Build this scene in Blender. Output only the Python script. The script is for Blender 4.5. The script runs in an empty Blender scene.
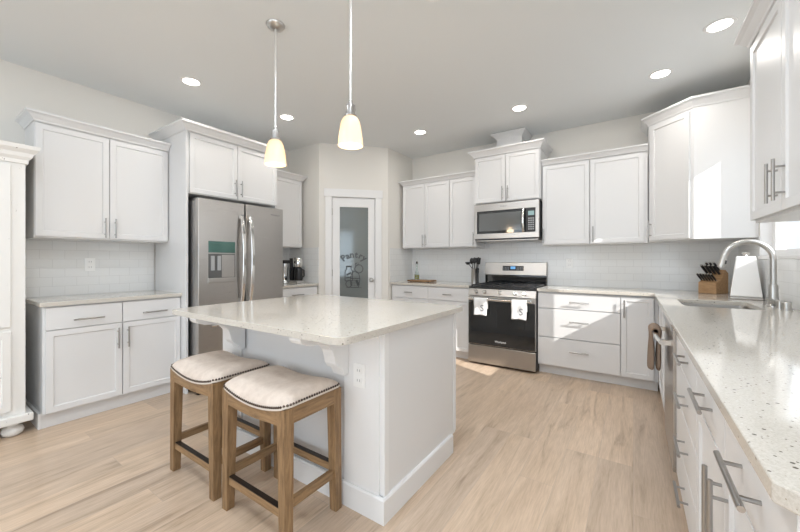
import bpy, bmesh, math, random
from mathutils import Vector, Matrix
random.seed(7)
SC = bpy.context.scene
COL = SC.collection
PI = math.pi
# ------------------------------------------------------------------ camera, world, sun, window daylight, added fill lamps, exposure
cam_data = bpy.data.cameras.new('camera'); cam = bpy.data.objects.new('camera', cam_data); COL.objects.link(cam)
cam.location = (0, 0, 1.209); cam.rotation_euler = (PI/2, 0, 0.595)
cam_data.sensor_width = 36; cam_data.lens = 36*345.07/800; cam_data.shift_y = -(266-260.83)/800
cam_data.clip_start = 0.02
SC.camera = cam
world = bpy.data.worlds.new('world'); SC.world = world; world.use_nodes = True
bg = world.node_tree.nodes['Background']; bg.inputs[0].default_value = (0.86, 0.93, 1.0, 1); bg.inputs[1].default_value = 1.05
sun_d = bpy.data.lights.new('sun', 'SUN'); sun = bpy.data.objects.new('sun', sun_d); COL.objects.link(sun)
sun_d.energy = 6.0; sun_d.angle = 0.006; sun_d.color = (1, 0.97, 0.93)
sun.location = (6, -2, 6)
sun.rotation_euler = Vector((-2.4, 1.0, -1.56)).to_track_quat('-Z', 'Y').to_euler()
def area(name, loc, direction, sx, sy, power, color=(1, 1, 1)):
    d = bpy.data.lights.new(name, 'AREA'); o = bpy.data.objects.new(name, d); COL.objects.link(o)
    d.shape = 'RECTANGLE'; d.size = sx; d.size_y = sy; d.energy = power; d.color = color
    o.location = loc; o.rotation_euler = Vector(direction).to_track_quat('-Z', 'Y').to_euler()
    return o
area('fill_rear_left', (-2.35, -4.0, 1.45), (0, 1, 0.12), 2.3, 2.0, 32, (0.73, 0.865, 1.0))  # this and the next: unseen fill lamps added behind the camera
area('fill_rear_right', (1.6, -4.0, 1.45), (0, 1, 0.12), 2.3, 2.0, 32, (0.73, 0.865, 1.0))
area('fill_dining', (3.5, -1.9, 1.45), (-1, 0.0, 0.35), 2.6, 2.0, 37, (0.73, 0.865, 1.0))  # added side fill, out of view, for the left wall and island end
area('daylight_sink_window', (0.90, 3.15, 1.75), (-1, 0, -0.12), 0.9, 0.9, 2.5, (0.93, 0.97, 1.0))
SC.view_settings.view_transform = 'Standard'; SC.view_settings.look = 'None'
SC.view_settings.gamma = 1; SC.view_settings.use_curve_mapping = False
SC.view_settings.exposure = 0.22
SC.cycles.max_bounces = 10; SC.cycles.diffuse_bounces = 6; SC.cycles.glossy_bounces = 5
SC.cycles.sample_clamp_indirect = 6
CAN_POWER = 2.8; CAN_COLOR = (1.0, 0.95, 0.89); FILL_CAN_POWER = 10.5; FILL_CAN_COLOR = (0.85, 0.925, 1.0)
PENDANT_POWER = 3.0

# ------------------------------------------------------------------ materials
def mat(name, col, rough=0.5, metal=0.0, spec=None, emit=None, estr=0, coat=0):
    m = bpy.data.materials.new(name); m.use_nodes = True
    b = m.node_tree.nodes['Principled BSDF']
    b.inputs['Base Color'].default_value = (*col, 1); b.inputs['Roughness'].default_value = rough
    b.inputs['Metallic'].default_value = metal
    if spec is not None: b.inputs['Specular IOR Level'].default_value = spec
    if coat: b.inputs['Coat Weight'].default_value = coat; b.inputs['Coat Roughness'].default_value = 0.05
    if emit: b.inputs['Emission Color'].default_value = (*emit, 1); b.inputs['Emission Strength'].default_value = estr
    return m
def nodes(m): return m.node_tree.nodes, m.node_tree.links, m.node_tree.nodes['Principled BSDF']
def coords(m, kind='Object', scale=(1, 1, 1), rot=(0, 0, 0)):
    N, L, b = nodes(m)
    tc = N.new('ShaderNodeTexCoord'); mp = N.new('ShaderNodeMapping')
    mp.inputs['Scale'].default_value = scale; mp.inputs['Rotation'].default_value = rot
    L.new(tc.outputs[kind], mp.inputs[0]); return mp
def ramp(m, src, stops):
    N, L, b = nodes(m); r = N.new('ShaderNodeValToRGB'); L.new(src, r.inputs[0])
    e = r.color_ramp.elements
    while len(e) < len(stops): e.new(0.5)
    for k, (p, c) in zip(e, stops): k.position = p; k.color = (*c, 1)
    return r
def noise(m, vec, scale, detail=4, rough=0.55):
    N, L, b = nodes(m); n = N.new('ShaderNodeTexNoise'); n.inputs['Scale'].default_value = scale
    n.inputs['Detail'].default_value = detail; n.inputs['Roughness'].default_value = rough
    L.new(vec, n.inputs['Vector']); return n
def mix(m, kind, fac, a, b_):
    N, L, b = nodes(m); x = N.new('ShaderNodeMix'); x.data_type = 'RGBA'; x.blend_type = kind
    if isinstance(fac, (int, float)): x.inputs[0].default_value = fac
    else: L.new(fac, x.inputs[0])
    for i, v in ((6, a), (7, b_)):
        if isinstance(v, tuple): x.inputs[i].default_value = (*v, 1)
        else: L.new(v, x.inputs[i])
    return x.outputs[2]
def bump(m, h, strength=0.1, dist=0.01):
    N, L, b = nodes(m); n = N.new('ShaderNodeBump'); n.inputs['Strength'].default_value = strength
    n.inputs['Distance'].default_value = dist; L.new(h, n.inputs['Height']); L.new(n.outputs[0], b.inputs['Normal'])

def paint(name, col, rough, amt=0.02, sc=60):
    m = mat(name, col, rough); mp = coords(m); n = noise(m, mp.outputs[0], sc, 2)
    bump(m, n.outputs[0], amt, 0.01); return m
M = {}
M['cab'] = paint('white_cabinet_paint', (0.72, 0.72, 0.722), 0.34, 0.01, 90)
M['trim'] = mat('white_trim_paint', (0.78, 0.78, 0.78), 0.4)
M['wall'] = paint('greige_wall_paint', (0.745, 0.725, 0.685), 0.75, 0.06, 180)
M['ceil'] = paint('ceiling_paint', (0.75, 0.775, 0.785), 0.85, 0.08, 140)
M['black'] = mat('black_plastic', (0.015, 0.015, 0.016), 0.35)
M['blackglass'] = mat('black_glass', (0.012, 0.013, 0.014), 0.04, spec=0.8)
M['iron'] = mat('cast_iron', (0.03, 0.03, 0.032), 0.45)
M['chrome'] = mat('satin_nickel', (0.55, 0.54, 0.52), 0.28, 1.0)
M['pull'] = mat('brushed_pull_nickel', (0.40, 0.39, 0.38), 0.28, 1.0)
M['shine'] = mat('polished_steel', (0.75, 0.74, 0.72), 0.12, 1.0)
M['whiteplastic'] = mat('white_plastic', (0.86, 0.86, 0.85), 0.3)
M['darkslot'] = mat('outlet_slot', (0.28, 0.28, 0.28), 0.5)
# stainless steel with brushed streaks
m = M['steel'] = mat('brushed_stainless', (0.47, 0.45, 0.43), 0.3, 1.0)
mp = coords(m, 'Object', (3, 3, 220)); n = noise(m, mp.outputs[0], 4, 3)
r = ramp(m, n.outputs[0], [(0.3, (0.27,)*3), (0.7, (0.36,)*3)]); nodes(m)[1].new(r.outputs[0], nodes(m)[2].inputs['Roughness'])
m = M['steeldark'] = mat('dark_stainless', (0.38, 0.375, 0.37), 0.35, 1.0)
# white subway tile, one map per wall direction
def tile(name, axis):
    m = mat(name, (0.8, 0.8, 0.8), 0.14); N, L, b = nodes(m)
    tc = N.new('ShaderNodeTexCoord'); sp = N.new('ShaderNodeSeparateXYZ'); cb = N.new('ShaderNodeCombineXYZ')
    L.new(tc.outputs['Object'], sp.inputs[0]); L.new(sp.outputs[axis], cb.inputs[0]); L.new(sp.outputs[2], cb.inputs[1])
    br = N.new('ShaderNodeTexBrick'); L.new(cb.outputs[0], br.inputs['Vector'])
    br.inputs['Scale'].default_value = 1; br.inputs['Brick Width'].default_value = 0.152; br.inputs['Row Height'].default_value = 0.0765
    br.inputs['Mortar Size'].default_value = 0.0016; br.inputs['Mortar Smooth'].default_value = 0.3; br.offset = 0.5
    br.inputs['Color1'].default_value = (0.78, 0.785, 0.78, 1); br.inputs['Color2'].default_value = (0.765, 0.77, 0.765, 1)
    br.inputs['Mortar'].default_value = (0.66, 0.66, 0.655, 1)
    L.new(br.outputs[0], b.inputs['Base Color'])
    iv = N.new('ShaderNodeMath'); iv.operation = 'SUBTRACT'; iv.inputs[0].default_value = 1; L.new(br.outputs['Fac'], iv.inputs[1])
    bump(m, iv.outputs[0], 0.35, 0.002)
    return m
M['tile_x'] = tile('subway_tile_along_x', 0); M['tile_y'] = tile('subway_tile_along_y', 1)
# floor: oak-look planks running along y
m = M['floor'] = mat('oak_plank_floor', (0.5, 0.4, 0.3), 0.33); N, L, b = nodes(m)
tc = N.new('ShaderNodeTexCoord'); sp = N.new('ShaderNodeSeparateXYZ'); cb = N.new('ShaderNodeCombineXYZ')
L.new(tc.outputs['Object'], sp.inputs[0]); L.new(sp.outputs[1], cb.inputs[0]); L.new(sp.outputs[0], cb.inputs[1])
br = N.new('ShaderNodeTexBrick'); L.new(cb.outputs[0], br.inputs['Vector']); br.offset = 0.37; br.offset_frequency = 3
br.inputs['Scale'].default_value = 1; br.inputs['Brick Width'].default_value = 1.22; br.inputs['Row Height'].default_value = 0.178
br.inputs['Mortar Size'].default_value = 0.0012; br.inputs['Mortar Smooth'].default_value = 0.2
br.inputs['Color1'].default_value = (0.0, 0.0, 0.0, 1); br.inputs['Color2'].default_value = (1, 1, 1, 1); br.inputs['Mortar'].default_value = (0.5, 0.5, 0.5, 1)
off = N.new('ShaderNodeVectorMath'); off.operation = 'MULTIPLY_ADD'
L.new(br.outputs[0], off.inputs[0]); off.inputs[1].default_value = (7, 13, 3); 
mp = coords(m, 'Object', (10, 0.9, 1)); L.new(mp.outputs[0], off.inputs[2])
g1 = noise(m, off.outputs[0], 1.6, 6, 0.62); g1.inputs['Distortion'].default_value = 0.9
mp2 = coords(m, 'Object', (75, 4.0, 1)); g2 = noise(m, mp2.outputs[0], 2.0, 5, 0.6)
c1 = ramp(m, g1.outputs[0], [(0.27, (0.41, 0.305, 0.22)), (0.42, (0.60, 0.465, 0.345)), (0.55, (0.665, 0.52, 0.395)), (0.75, (0.73, 0.585, 0.455))])
c2 = mix(m, 'MULTIPLY', 0.65, c1.outputs[0], ramp(m, g2.outputs[0], [(0.3, (0.74, 0.71, 0.68)), (0.62, (1, 1, 1))]).outputs[0])
tint = ramp(m, br.outputs[0], [(0.0, (0.86, 0.86, 0.87)), (1.0, (1.05, 1.03, 1.0))])
c3 = mix(m, 'MULTIPLY', 1.0, c2, tint.outputs[0])
c4 = mix(m, 'MIX', br.outputs['Fac'], c3, (0.50, 0.395, 0.31))
L.new(c4, b.inputs['Base Color']); bump(m, g2.outputs[0], 0.05, 0.003)
# speckled quartz
m = M['quartz'] = mat('speckled_quartz', (0.7, 0.68, 0.63), 0.09); N, L, b = nodes(m)
mp = coords(m)
col = None
base = ramp(m, noise(m, mp.outputs[0], 260, 3, 0.7).outputs[0], [(0.35, (0.52, 0.485, 0.43)), (0.6, (0.62, 0.59, 0.54))]).outputs[0]
for sc_, thr, c, keep in ((150, 0.17, (0.40, 0.35, 0.28), 0.72), (95, 0.20, (0.16, 0.14, 0.115), 0.80), (60, 0.12, (0.72, 0.72, 0.70), 0.7), (52, 0.17, (0.12, 0.11, 0.09), 0.82)):
    v = N.new('ShaderNodeTexVoronoi'); v.inputs['Scale'].default_value = sc_; L.new(mp.outputs[0], v.inputs['Vector'])
    lt = N.new('ShaderNodeMath'); lt.operation = 'LESS_THAN'; lt.inputs[1].default_value = thr; L.new(v.outputs['Distance'], lt.inputs[0])
    s2 = N.new('ShaderNodeSeparateColor'); L.new(v.outputs['Color'], s2.inputs[0])
    gt = N.new('ShaderNodeMath'); gt.operation = 'GREATER_THAN'; gt.inputs[1].default_value = keep; L.new(s2.outputs[0], gt.inputs[0])
    mu = N.new('ShaderNodeMath'); mu.operation = 'MULTIPLY'; L.new(lt.outputs[0], mu.inputs[0]); L.new(gt.outputs[0], mu.inputs[1])
    base = mix(m, 'MIX', mu.outputs[0], base, c)
L.new(base, b.inputs['Base Color'])
def wood(name, dark, light, axis_scale, rough=0.5):
    m = mat(name, light, rough); mp = coords(m, 'Object', axis_scale)
    n = noise(m, mp.outputs[0], 6, 6, 0.65); n.inputs['Distortion'].default_value = 0.6
    r = ramp(m, n.outputs[0], [(0.3, dark), (0.65, light)]); nodes(m)[1].new(r.outputs[0], nodes(m)[2].inputs['Base Color'])
    bump(m, n.outputs[0], 0.15, 0.003); return m
M['stoolwood_z'] = wood('stool_oak_upright', (0.14, 0.078, 0.034), (0.33, 0.205, 0.102), (9, 9, 1))
M['stoolwood_x'] = wood('stool_oak_lengthwise', (0.14, 0.078, 0.034), (0.33, 0.205, 0.102), (1, 9, 9))
M['stoolwood_y'] = wood('stool_oak_crosswise', (0.14, 0.078, 0.034), (0.33, 0.205, 0.102), (9, 1, 9))
M['blockwood'] = wood('knife_block_beech', (0.33, 0.18, 0.08), (0.50, 0.31, 0.16), (2, 10, 10))
M['boardwood'] = wood('cutting_board_acacia', (0.13, 0.06, 0.025), (0.42, 0.25, 0.12), (2, 12, 12))
m = M['linen'] = mat('beige_linen', (0.60, 0.51, 0.43), 0.9); mp = coords(m)
n = noise(m, mp.outputs[0], 14, 6, 0.7); r = ramp(m, n.outputs[0], [(0.3, (0.60, 0.505, 0.435)), (0.65, (0.74, 0.645, 0.565))])
nodes(m)[1].new(r.outputs[0], nodes(m)[2].inputs['Base Color']); n2 = noise(m, mp.outputs[0], 500, 2); bump(m, n2.outputs[0], 0.25, 0.002)
M['piping'] = mat('pale_piping', (0.66, 0.60, 0.53), 0.8)
M['nail'] = mat('antique_nailhead', (0.10, 0.075, 0.06), 0.3, 1.0)
M['darkbar'] = mat('dark_bronze_strip', (0.035, 0.025, 0.02), 0.4, 0.4)
m = M['distress'] = mat('distressed_white_paint', (0.80, 0.79, 0.77), 0.5); mp = coords(m, 'Object', (30, 30, 9))
n = noise(m, mp.outputs[0], 1.6, 6, 0.7); r = ramp(m, n.outputs[0], [(0.655, (0.80, 0.79, 0.765)), (0.68, (0.30, 0.28, 0.26))])
nodes(m)[1].new(r.outputs[0], nodes(m)[2].inputs['Base Color'])
M['hutchglass'] = mat('hutch_dark_glass', (0.05, 0.055, 0.06), 0.06)
m = M['frost'] = mat('etched_pantry_glass', (0.17, 0.19, 0.19), 0.08, 0.2, spec=0.8)
M['etch'] = mat('dark_etching', (0.035, 0.04, 0.042), 0.3)
m = M['opal'] = bpy.data.materials.new('opal_glass'); m.use_nodes = True
N, L = m.node_tree.nodes, m.node_tree.links; b = N['Principled BSDF']; b.inputs['Base Color'].default_value = (0.86, 0.80, 0.70, 1); b.inputs['Roughness'].default_value = 0.2
t_ = N.new('ShaderNodeBsdfTranslucent'); t_.inputs[0].default_value = (0.92, 0.80, 0.62, 1); x_ = N.new('ShaderNodeMixShader'); x_.inputs[0].default_value = 0.55
L.new(b.outputs[0], x_.inputs[1]); L.new(t_.outputs[0], x_.inputs[2]); L.new(x_.outputs[0], N['Material Output'].inputs[0])
M['bulb'] = mat('lamp_bulb', (1, 1, 1), 0.3, emit=(1, 0.86, 0.66), estr=2.0)
M['can'] = mat('downlight_lens', (1, 1, 1), 0.3, emit=(1, 0.95, 0.87), estr=9)
M['rod'] = mat('pendant_rod_nickel', (0.72, 0.71, 0.69), 0.35, 0.6)
M['towel'] = mat('white_tea_towel', (0.84, 0.84, 0.84), 0.9)
M['greyprint'] = mat('grey_print', (0.16, 0.16, 0.17), 0.8)
m = M['brown'] = mat('taupe_towel', (0.24, 0.175, 0.13), 0.95); mp = coords(m); n2 = noise(m, mp.outputs[0], 350, 2); bump(m, n2.outputs[0], 0.4, 0.003)
M['lcd'] = mat('blue_display', (0.02, 0.05, 0.1), 0.2, emit=(0.15, 0.45, 0.85), estr=0.8)
M['lcdgreen'] = mat('pale_clock_display', (0.12, 0.2, 0.2), 0.2, emit=(0.45, 0.62, 0.62), estr=0.35)
M['logo'] = mat('silver_lettering', (0.75, 0.75, 0.75), 0.3, 0.3)
M['keys'] = mat('grey_keys', (0.35, 0.36, 0.37), 0.5)
m = M['glass'] = mat('clear_glass', (0.92, 0.97, 0.95), 0.02); m.node_tree.nodes['Principled BSDF'].inputs['Transmission Weight'].default_value = 1.0
M['oil'] = mat('olive_oil', (0.30, 0.26, 0.015), 0.1)
m = M['pane'] = bpy.data.materials.new('window_pane'); m.use_nodes = True
N, L = m.node_tree.nodes, m.node_tree.links; N.clear()
o_ = N.new('ShaderNodeOutputMaterial'); t_ = N.new('ShaderNodeBsdfTransparent'); g_ = N.new('ShaderNodeBsdfGlossy'); x_ = N.new('ShaderNodeMixShader')
g_.inputs['Roughness'].default_value = 0.0; x_.inputs[0].default_value = 0.05
L.new(t_.outputs[0], x_.inputs[1]); L.new(g_.outputs[0], x_.inputs[2]); L.new(x_.outputs[0], o_.inputs[0])
M['disp'] = mat('dispenser_panel', (0.05, 0.13, 0.11), 0.08, 0.3, spec=0.9)
M['greyplastic'] = mat('grey_plastic', (0.09, 0.09, 0.09), 0.4)
M['canister'] = mat('white_enamel', (0.86, 0.86, 0.855), 0.12, coat=0.4)
M['gap'] = mat('fridge_gasket', (0.03, 0.03, 0.03), 0.6)

# ------------------------------------------------------------------ mesh helpers
class MB:
    def __init__(s): s.bm = bmesh.new()
    def box(s, x0, x1, y0, y1, z0, z1):
        r = bmesh.ops.create_cube(s.bm, size=1)
        for v in r['verts']:
            v.co = Vector(((x0+x1)/2 + v.co.x*(x1-x0), (y0+y1)/2 + v.co.y*(y1-y0), (z0+z1)/2 + v.co.z*(z1-z0)))
        return r['verts']
    def hexa(s, bottom, top):
        vb = [s.bm.verts.new(p) for p in bottom]; vt = [s.bm.verts.new(p) for p in top]
        n = len(vb); s.bm.faces.new(vb[::-1]); s.bm.faces.new(vt)
        for i in range(n): s.bm.faces.new((vb[i], vb[(i+1) % n], vt[(i+1) % n], vt[i]))
    def tube(s, pts, r, seg=12, cap=True):
        pts = [Vector(p) for p in pts]; rings = []
        rr = r if isinstance(r, (list, tuple)) else [r]*len(pts)
        up = None
        for i, p in enumerate(pts):
            a = pts[max(i-1, 0)]; b = pts[min(i+1, len(pts)-1)]; t = (b-a).normalized()
            if up is None:
                up = Vector((0, 0, 1)) if abs(t.z) < 0.9 else Vector((1, 0, 0))
            u = (up - t*up.dot(t)).normalized(); w = t.cross(u); up = u
            rings.append([s.bm.verts.new(p + (u*math.cos(k*2*PI/seg) + w*math.sin(k*2*PI/seg))*rr[i]) for k in range(seg)])
        for a, b in zip(rings, rings[1:]):
            for k in range(seg): s.bm.faces.new((a[k], a[(k+1) % seg], b[(k+1) % seg], b[k]))
        if cap: s.bm.faces.new(rings[0][::-1]); s.bm.faces.new(rings[-1])
    def lathe(s, prof, c=(0, 0, 0), seg=28, closed=False):
        rings = []
        for r, z in prof:
            if r < 1e-6: rings.append([s.bm.verts.new((c[0], c[1], c[2]+z))])
            else: rings.append([s.bm.verts.new((c[0]+r*math.cos(k*2*PI/seg), c[1]+r*math.sin(k*2*PI/seg), c[2]+z)) for k in range(seg)])
        for a, b in zip(rings, rings[1:]):
            for k in range(seg):
                q = [a[k % len(a)], a[(k+1) % len(a)], b[(k+1) % len(b)], b[k % len(b)]]
                q2 = []
                for v in q:
                    if v not in q2: q2.append(v)
                if len(q2) > 2: s.bm.faces.new(q2)
    def prism(s, poly, axis, a, b):
        """poly 2D points; axis 'x','y','z' extrusion from a to b"""
        def P(p, t):
            return {'x': (t, p[0], p[1]), 'y': (p[0], t, p[1]), 'z': (p[0], p[1], t)}[axis]
        s.hexa([P(p, a) for p in poly], [P(p, b) for p in poly])
    def sweep(s, path, prof):
        """closed profile [(offset, z)] swept on an open plan polyline; offset is to the right of travel"""
        P = [Vector((p[0], p[1])) for p in path]; rings = []
        for i in range(len(P)):
            ds = []
            if i > 0: ds.append((P[i]-P[i-1]).normalized())
            if i < len(P)-1: ds.append((P[i+1]-P[i]).normalized())
            ns = [Vector((d.y, -d.x)) for d in ds]
            n = sum(ns, Vector((0, 0))).normalized(); k = 1/max(0.2, n.dot(ns[0]))
            rings.append([s.bm.verts.new((P[i].x+n.x*o*k, P[i].y+n.y*o*k, z)) for o, z in prof])
        m = len(prof)
        for a, b in zip(rings, rings[1:]):
            for k in range(m): s.bm.faces.new((a[k], b[k], b[(k+1) % m], a[(k+1) % m]))
        s.bm.faces.new(rings[0][::-1]); s.bm.faces.new(rings[-1])
    def cells(s, xs, ys, filled, z0, z1, put):
        """solid made of grid cells; put(u, v, w) -> xyz"""
        V = {}
        def vt(i, j, k):
            if (i, j, k) not in V: V[(i, j, k)] = s.bm.verts.new(put(xs[i], ys[j], (z0, z1)[k]))
            return V[(i, j, k)]
        for (i, j) in filled:
            s.bm.faces.new([vt(i, j, 1), vt(i+1, j, 1), vt(i+1, j+1, 1), vt(i, j+1, 1)])
            s.bm.faces.new([vt(i, j+1, 0), vt(i+1, j+1, 0), vt(i+1, j, 0), vt(i, j, 0)])
            for di, dj, e in ((-1, 0, ((0, 0), (0, 1))), (1, 0, ((1, 1), (1, 0))), (0, -1, ((1, 0), (0, 0))), (0, 1, ((0, 1), (1, 1)))):
                if (i+di, j+dj) not in filled:
                    (a, b), (c, d) = e
                    s.bm.faces.new([vt(i+a, j+b, 0), vt(i+c, j+d, 0), vt(i+c, j+d, 1), vt(i+a, j+b, 1)])
    def plate(s, outer, holes, z0, z1):
        es = []
        for loop in [outer]+holes:
            vs = [s.bm.verts.new((p[0], p[1], z0)) for p in loop]
            es += [s.bm.edges.new((vs[i], vs[(i+1) % len(vs)])) for i in range(len(vs))]
        r = bmesh.ops.triangle_fill(s.bm, use_beauty=True, use_dissolve=False, edges=es)
        fs = [f for f in r['geom'] if isinstance(f, bmesh.types.BMFace)]
        e = bmesh.ops.extrude_face_region(s.bm, geom=fs)
        for v in e['geom']:
            if isinstance(v, bmesh.types.BMVert): v.co.z = z1
    def build(s, name, m, parent=None, bevel=0, smooth=False, loc=None, seg=2):
        bmesh.ops.recalc_face_normals(s.bm, faces=s.bm.faces)
        me = bpy.data.meshes.new(name); s.bm.to_mesh(me); s.bm.free()
        me.materials.append(m)
        o = bpy.data.objects.new(name, me); COL.objects.link(o)
        if smooth:
            for p in me.polygons: p.use_smooth = True
            try: me.set_sharp_from_angle(angle=math.radians(40))
            except Exception: pass
        if bevel:
            b = o.modifiers.new('bevel', 'BEVEL'); b.width = bevel; b.segments = seg; b.limit_method = 'ANGLE'; b.angle_limit = 0.6
        if parent: o.parent = parent
        if loc: o.location = loc
        return o
def tag(o, label=None, cat=None, group=None, kind=None):
    if label: o['label'] = label
    if cat: o['category'] = cat
    if group: o['group'] = group
    if kind: o['kind'] = kind
    return o
def thing(name, label, cat, loc=(0, 0, 0), rz=0, group=None):
    o = bpy.data.objects.new(name, None); COL.objects.link(o); o.empty_display_size = 0.1
    o.location = loc; o.rotation_euler = (0, 0, rz)
    return tag(o, label, cat, group)
def struct(name, mb, m, bevel=0):
    return tag(mb.build(name, m, None, bevel), kind='structure')
def copy_tree(o, parent=None):
    c = o.copy(); COL.objects.link(c); c.parent = parent
    for ch in list(o.children): copy_tree(ch, c)
    return c
def box_part(name, m, parent, *a, bevel=0.0015):
    k = MB(); k.box(*a); return k.build(name, m, parent, bevel)
def rounded(x0, x1, y0, y1, r, n=6):
    pts = []
    for cx, cy, a0 in ((x1-r, y0+r, -PI/2), (x1-r, y1-r, 0), (x0+r, y1-r, PI/2), (x0+r, y0+r, PI)):
        pts += [(cx+r*math.cos(a0+PI/2*i/n), cy+r*math.sin(a0+PI/2*i/n)) for i in range(n+1)]
    return pts
def text_mesh(name, s, size, m, parent, matrix, extrude=0.0004, bold=0):
    cu = bpy.data.curves.new(name, 'FONT'); cu.body = s; cu.size = size; cu.align_x = 'CENTER'; cu.align_y = 'CENTER'; cu.extrude = extrude
    cu.resolution_u = 3
    cu.offset = bold
    t = bpy.data.objects.new(name, cu); COL.objects.link(t)
    dg = bpy.context.evaluated_depsgraph_get(); me = bpy.data.meshes.new_from_object(t.evaluated_get(dg))
    bpy.data.objects.remove(t); me.transform(matrix); me.materials.clear(); me.materials.append(m); me.name = name
    o = bpy.data.objects.new(name, me); COL.objects.link(o); o.parent = parent
    return o
FRONT = Matrix.Rotation(PI/2, 4, 'X')       # text standing up, facing -y

# ------------------------------------------------------------------ dimensions
WL, WB, WR, CZ = -4.03, 4.46, 0.82, 2.76
PL = Vector((-3.43, 3.165)); PR = Vector((-2.79, 3.83))
REAR = -4.2; FAR = 3.6; JOG = 0.2
# ------------------------------------------------------------------ room shell
ELL = [(WL-.12, REAR-.12), (FAR+.12, REAR-.12), (FAR+.12, JOG+.12), (WR+.12, JOG+.12), (WR+.12, WB+.12), (WL-.12, WB+.12)]
k = MB(); k.plate(ELL, [], -.1, 0); struct('floor', k, M['floor'])
k = MB(); k.plate(ELL, [], CZ, CZ+.1); struct('ceiling', k, M['ceil'])
k = MB(); k.box(WL-.12, WL, REAR, WB, 0, CZ); struct('wall_left', k, M['wall'])
k = MB(); k.box(WL-.12, WR+.12, WB, WB+.12, 0, CZ); struct('wall_back', k, M['wall'])
WY0, WY1, WZ0, WZ1 = 2.56, 3.80, 1.24, 2.30
k = MB(); k.cells([JOG, WY0, WY1, WB], [0, WZ0, WZ1, CZ], {(i, j) for i in range(3) for j in range(3)} - {(1, 1)}, WR, WR+.12, lambda u, v, w: (w, u, v))
struct('wall_right', k, M['wall'])
k = MB(); k.box(WR+.12, FAR, JOG, JOG+.12, 0, CZ); struct('wall_dining_end', k, M['wall'])
k = MB(); k.cells([REAR, -3.3, -.5, JOG+.12], [0, .35, 2.4, CZ], {(i, j) for i in range(3) for j in range(3)} - {(1, 1)}, FAR, FAR+.12, lambda u, v, w: (w, u, v)); struct('wall_dining_side', k, M['wall'])
xs = [WL, -3.6, -1.1, .3, 2.9, FAR]
k = MB(); k.cells(xs, [0, .35, 2.4, CZ], {(i, j) for i in range(5) for j in range(3)} - {(1, 1), (3, 1)}, REAR, REAR-.12, lambda u, v, w: (u, w, v))
struct('wall_rear', k, M['wall'])
# pantry corner: two short returns and the diagonal wall with a door opening
dv = (PR-PL); DL = dv.length; dv = dv.normalized(); nv = Vector((-dv.y, dv.x))     # nv points into the pantry
DIAG = math.atan2(dv.y, dv.x)
k = MB(); k.box(WL, PL.x-.0, PL.y, PL.y+.09, 0, CZ); struct('wall_pantry_left', k, M['wall'])
k = MB(); k.box(PR.x-.09, PR.x, PR.y, WB, 0, CZ); struct('wall_pantry_right', k, M['wall'])
DX0, DX1, DZ = 0.165, 0.745, 2.06
k = MB(); k.cells([0, DX0, DX1, DL], [0, DZ, CZ], {(0, 0), (2, 0), (0, 1), (1, 1), (2, 1)}, 0, .09, lambda u, v, w: (u, w, v))
wd = struct('wall_pantry_diagonal', k, M['wall']); wd.location = (PL.x, PL.y, 0); wd.rotation_euler = (0, 0, DIAG)

def window(name, origin, rz, w, z0, z1, depth, split, far=0):
    """window in a local frame: x along wall, y outwards"""
    k = MB(); f = .05
    k.box(0, w, depth-.06, depth, z0, z0+f); k.box(0, w, depth-.06, depth, z1-f, z1)
    k.box(0, f+far, depth-.06, depth, z0, z1); k.box(w-f, w, depth-.06, depth, z0, z1)
    k.box(split-.027, split+.027, depth-.06, depth, z0, z1)
    o = struct(name, k, M['trim'], 0.003); o.location = origin; o.rotation_euler = (0, 0, rz)
    k = MB(); k.box(f, w-f, depth-.034, depth-.028, z0+f, z1-f); p = k.build('window_pane', M['pane'], o); p['kind'] = 'structure'
    return o
# local x -> world -y on the right wall
w1 = window('window_1', (WR, WY1, 0), -PI/2, WY1-WY0, WZ0, WZ1, .12, WY1-3.195, .03)
k = MB(); k.cells([WY0, WY0+.012, WY1-.012, WY1], [WZ0, WZ0+.012, WZ1-.012, WZ1], {(i, j) for i in range(3) for j in range(3)} - {(1, 1)}, WR-.004, WR+.062, lambda u, v, w: (w, u, v)); struct('trim_9', k, M['trim'])
k = MB(); k.box(WR-.015, WR+.06, WY0-.03, WY1, WZ0-.02, WZ0+.005); struct('trim_1', k, M['trim'], 0.003)
window('window_2', (-1.1, REAR, 0), PI, 2.5, .35, 2.4, .12, 1.25)
window('window_3', (2.9, REAR, 0), PI, 2.6, .35, 2.4, .12, 1.3)
window('window_4', (FAR, -.5, 0), -PI/2, 2.8, .35, 2.4, .12, 1.4)
# tile backsplashes
k = MB(); k.box(WL, WL+.008, -.4, 1.50, .914, 1.40); struct('trim_2', k, M['tile_y'])
k = MB(); k.box(WL, WL+.008, 2.48, PL.y, .914, 1.40); struct('trim_3', k, M['tile_y'])
k = MB(); k.box(WL+.008, PL.x, PL.y-.008, PL.y, .914, 1.385); struct('trim_4', k, M['tile_x'])
k = MB(); k.box(PR.x, PR.x+.008, 3.87, WB, .914, 1.385); struct('trim_5', k, M['tile_y'])
k = MB(); k.box(PR.x+.008, WR, WB-.008, WB, .90, 1.92); struct('trim_6', k, M['tile_x'])
k = MB(); k.cells([JOG+.45, WY0-.03, WY1, WB-.008], [.914, WZ0-.02, 1.40], {(0, 0), (1, 0), (2, 0), (0, 1), (2, 1)}, WR-.008, WR, lambda u, v, w: (w, u, v)); struct('trim_7', k, M['tile_y'])
# pantry door casing
k = MB()
k.box(DX0-.085, DX0, -.018, 0, 0, DZ+.0); k.box(DX1, DX1+.085, -.018, 0, 0, DZ)
k.box(DX0-.10, DX1+.10, -.024, 0, DZ, DZ+.105); k.box(DX0, DX0+.004, 0, .09, 0, DZ); k.box(DX1-.004, DX1, 0, .09, 0, DZ); k.box(DX0, DX1, 0, .09, DZ-.004, DZ)
o = struct('trim_8', k, M['trim'], 0.002); o.location = (PL.x, PL.y, 0); o.rotation_euler = (0, 0, DIAG)
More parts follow.
